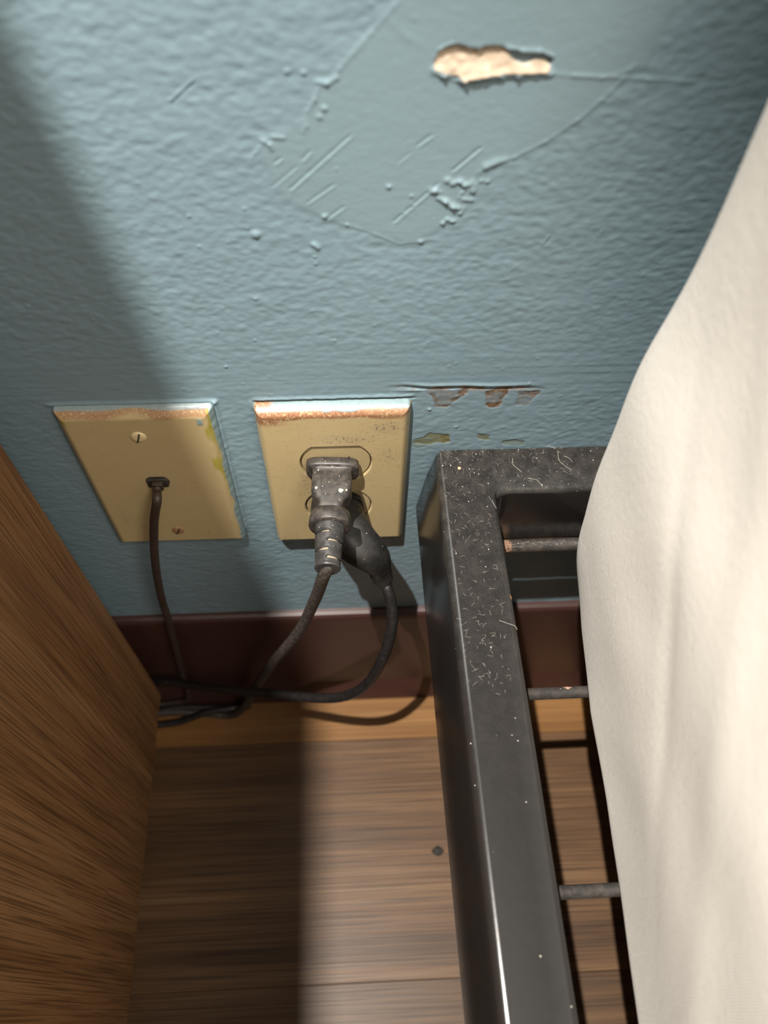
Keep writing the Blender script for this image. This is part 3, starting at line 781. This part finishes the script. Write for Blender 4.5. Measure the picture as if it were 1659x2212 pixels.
for k in range(10):
    y = (-.0284, -.1075, -.1920)[k] if k < 3 else -.1920 - .085 * (k - 2)
    rr_ = .0028 if k else .0034
    bm = bmesh.new(); tube(bm, [sk(x, y + .004 * (x - .11), .2705) for x in (.1075, .3, .6, 1.08)], rr_, seg=14)
    obj('cross_wire', bm, M_ROD, bf, True)
for x, y in ((.098, -.60), (.098, -1.9), (1.06, -.1), (1.06, -1.9)):
    bm = bmesh.new(); box(bm, x - .0095 - BO.x + -y * .0155, x + .0095 - BO.x + -y * .0155, y - .0125, y + .0125, 0, .269, .002, 2)
    obj('leg', bm, MR, bf)
bm = bmesh.new()
prof3 = [(1.07, .27), (1.07, .318), (1.10, .318), (1.10, .27)]
sweep_profile(bm, prof3, [lambda a, b, y=y: sk(a, y, b) for y in (-.0016, -2.03)])
rail_obj('side_rail', bm, bf)

# lint and hairs lying on the frame
bm = bmesh.new()
def hair(pts, r=.00005): tube(bm, catmull([Vector(p) for p in pts], 5), r, seg=4)
def Q(u_, v_, z=zt + .0002): return P(u_, v_, 2, z)
for pl_ in [[(1131, 952), (1150, 955), (1175, 962), (1200, 968)], [(1107, 990), (1108, 1003), (1118, 1012), (1127, 1020)], [(1205, 975), (1207, 992), (1215, 1002), (1235, 1016)], [(1140, 1033), (1160, 1037), (1172, 1052)],
            [(1078, 1340), (1095, 1346), (1112, 1352), (1117, 1360)], [(1062, 1080), (1072, 1098)], [(1218, 985), (1230, 990), (1236, 998)]]:
    hair([Q(*p) for p in pl_], .00006)
for _ in range(260):
    if rng.random() < .6:
        u0, v0 = rng.uniform(950, 1060) , rng.uniform(975, 1500) ** 1.0
        u0 = 945 + (v0 - 1000) * .12 + rng.uniform(8, 105)
    else: u0, v0 = rng.uniform(960, 1300), rng.uniform(960, 1040)
    p = Q(u0, v0); a_ = rng.uniform(0, 6.28); l = rng.uniform(.0008, .0026); c = rng.uniform(-1, 1) * .6
    d1 = Vector((math.cos(a_), math.sin(a_), 0)); d2 = Vector((-d1.y, d1.x, 0))
    hair([p, p + d1 * l * .5 + d2 * l * c * .3 + Vector((0, 0, .0002)), p + d1 * l], .000025)
for _ in range(40):  # fluff on the first wire
    x = rng.uniform(.115, .165); p = Vector((x, -.0290 + rng.uniform(-.002, .002), .2738)); a_ = rng.uniform(0, 6.28); l = rng.uniform(.001, .004)
    hair([p, p + Vector((math.cos(a_) * l, math.sin(a_) * l * .4, rng.uniform(0, .0012))), p + Vector((math.cos(a_) * l * 1.6, math.sin(a_ + 1) * l * .4, 0))], .00003)
o = obj('lint', bm, mat_plain('pale_lint', (.55, .50, .43), .9), None); tag(o, 'pale lint fibres and hairs scattered on the black bed frame', 'lint', None, 'stuff')

# crumb of dirt on the floor
bm = bmesh.new(); bmesh.ops.create_icosphere(bm, subdivisions=3, radius=.0032)
for v_ in bm.verts:
    n = v_.co.normalized(); k = 1 + .22 * math.sin(n.x * 7 + 1) * math.cos(n.y * 6) + .15 * math.sin(n.z * 9 + n.x * 5)
    v_.co = Vector((n.x * 1.15, n.y * .95, n.z * .5)) * .0032 * k
cr = P(945, 1839, 2, 0); bmesh.ops.translate(bm, verts=bm.verts, vec=(0, 0, .0016))
o = obj('crumb', bm, M_DARK, None, True); o.location = (cr.x, cr.y, 0); tag(o, 'small black crumb on the floor beside the bed rail', 'debris')

# ------------------------------------------------------------------ mattress
MX0, MX1, MY0, MY1, MZ0, MZ1 = .1400, 1.02, -.0290, -1.95, .2745, .600
bm = bmesh.new()
def plan(k, n):   # perimeter of a rounded rectangle, k in [0,n) ; dense on the side facing the camera
    pass
rc = .022
per = []
N1 = 190
for i in range(N1 + 1):    # left side from far to the corner near the wall
    f = i / N1; y = -1.95 + rc + (1.92 - 2 * rc) * (1 - (1 - f) ** 2.6); per.append((MX0, y, -1, 0))
for k in range(1, 17):
    q = math.pi - math.pi / 2 * k / 16; per.append((MX0 + rc + math.cos(q) * rc, MY0 - rc + math.sin(q) * rc, math.cos(q), math.sin(q)))
for i in range(1, 25): per.append((MX0 + rc + (MX1 - MX0 - 2 * rc) * i / 24, MY0, 0, 1))
for k in range(1, 7):
    q = math.pi / 2 - math.pi / 2 * k / 6; per.append((MX1 - rc + math.cos(q) * rc, MY0 - rc + math.sin(q) * rc, math.cos(q), math.sin(q)))
for i in range(1, 20): per.append((MX1, MY0 - rc + (MY1 + 2 * rc - MY0) * i / 19, 1, 0))
for k in range(1, 7):
    q = -math.pi / 2 * k / 6; per.append((MX1 - rc + math.cos(q) * rc, MY1 + rc + math.sin(q) * rc, math.cos(q), math.sin(q)))
for i in range(1, 20): per.append((MX1 - rc + (MX0 + 2 * rc - MX1) * i / 19, MY1, 0, -1))
for k in range(1, 6):
    q = -math.pi / 2 - math.pi / 2 * k / 6; per.append((MX0 + rc + math.cos(q) * rc, MY1 + rc + math.sin(q) * rc, math.cos(q), math.sin(q)))
levels = []
for k in range(6): levels.append((MZ0 + .006 * (1 - math.cos(math.pi / 2 * k / 5)), -.006 * (1 - math.sin(math.pi / 2 * k / 5))))
for k in range(1, 91): levels.append((MZ0 + .006 + (MZ1 - .03 - MZ0 - .006) * k / 90, 0))
for k in range(1, 9): levels.append((MZ1 - .03 + .03 * math.sin(math.pi / 2 * k / 8), -.03 * (1 - math.cos(math.pi / 2 * k / 8))))
def puff(x, y, z, nx, ny):
    # outward offset of the cloth: gentle waves, drag folds running down and away from the corner
    d = 0.0
    k = (z - MZ0) / (MZ1 - MZ0)
    d += -.0035 * math.exp(-((z - .445) / .02) ** 2) * 0 
    if nx < -.05:
        s = -y
        d += .00012 * math.sin((s * 1.0 - (z - .3) * 1.1) * 95 + 1.0 + 1.5 * math.sin(s * 14)) * math.exp(-((s - .17) / .07) ** 2)
        d += -.0007 * math.exp(-(((s - .11) * .7 + (z - .42) * .72) / .006) ** 2) * math.exp(-((s - .14) / .05) ** 2)
        d += .0005 * math.exp(-(((s - .13) * .72 + (z - .46) * .72 + .0) / .009) ** 2) + .00012 * math.sin(s * 60 + z * 23) + .00008 * math.sin(s * 140 - z * 80)
    d += .004 * math.exp(-((z - .355) / .040) ** 2) + .0045 * math.exp(-((z - .415) / .035) ** 2)
    if nx < -.05: d -= .003 * min(1, max(0, (-y - .08) / .08))
    return d
rows = []
for z, inset in levels:
    row = []
    for x, y, nx, ny in per:
        d = inset + puff(x, y, z, nx, ny)
        if ny > .5: d = min(d, .002)
        xx = x + nx * d; yy = y + ny * d
        if x < .5: xx += .010 * max(0.0, 1 + max(y, -.25) / .25) + (.010 * (1 - (z - MZ0) / .04) ** 2 if z < MZ0 + .04 else 0) * max(0.0, 1 + max(y, -.12) / .12)
        row.append(bm.verts.new((xx, min(yy, -.0268), z)))
    rows.append(row)
n = len(per)
for r0, r1 in zip(rows, rows[1:]):
    for i in range(n): bm.faces.new((r0[i], r0[(i + 1) % n], r1[(i + 1) % n], r1[i]))
bm.faces.new(rows[0]); bm.faces.new(list(reversed(rows[-1])))
mo = obj('mattress', bm, M_CLOTH, None, True)
tag(mo, 'cream cloth-covered mattress rising beside the black bed rail at right', 'mattress')
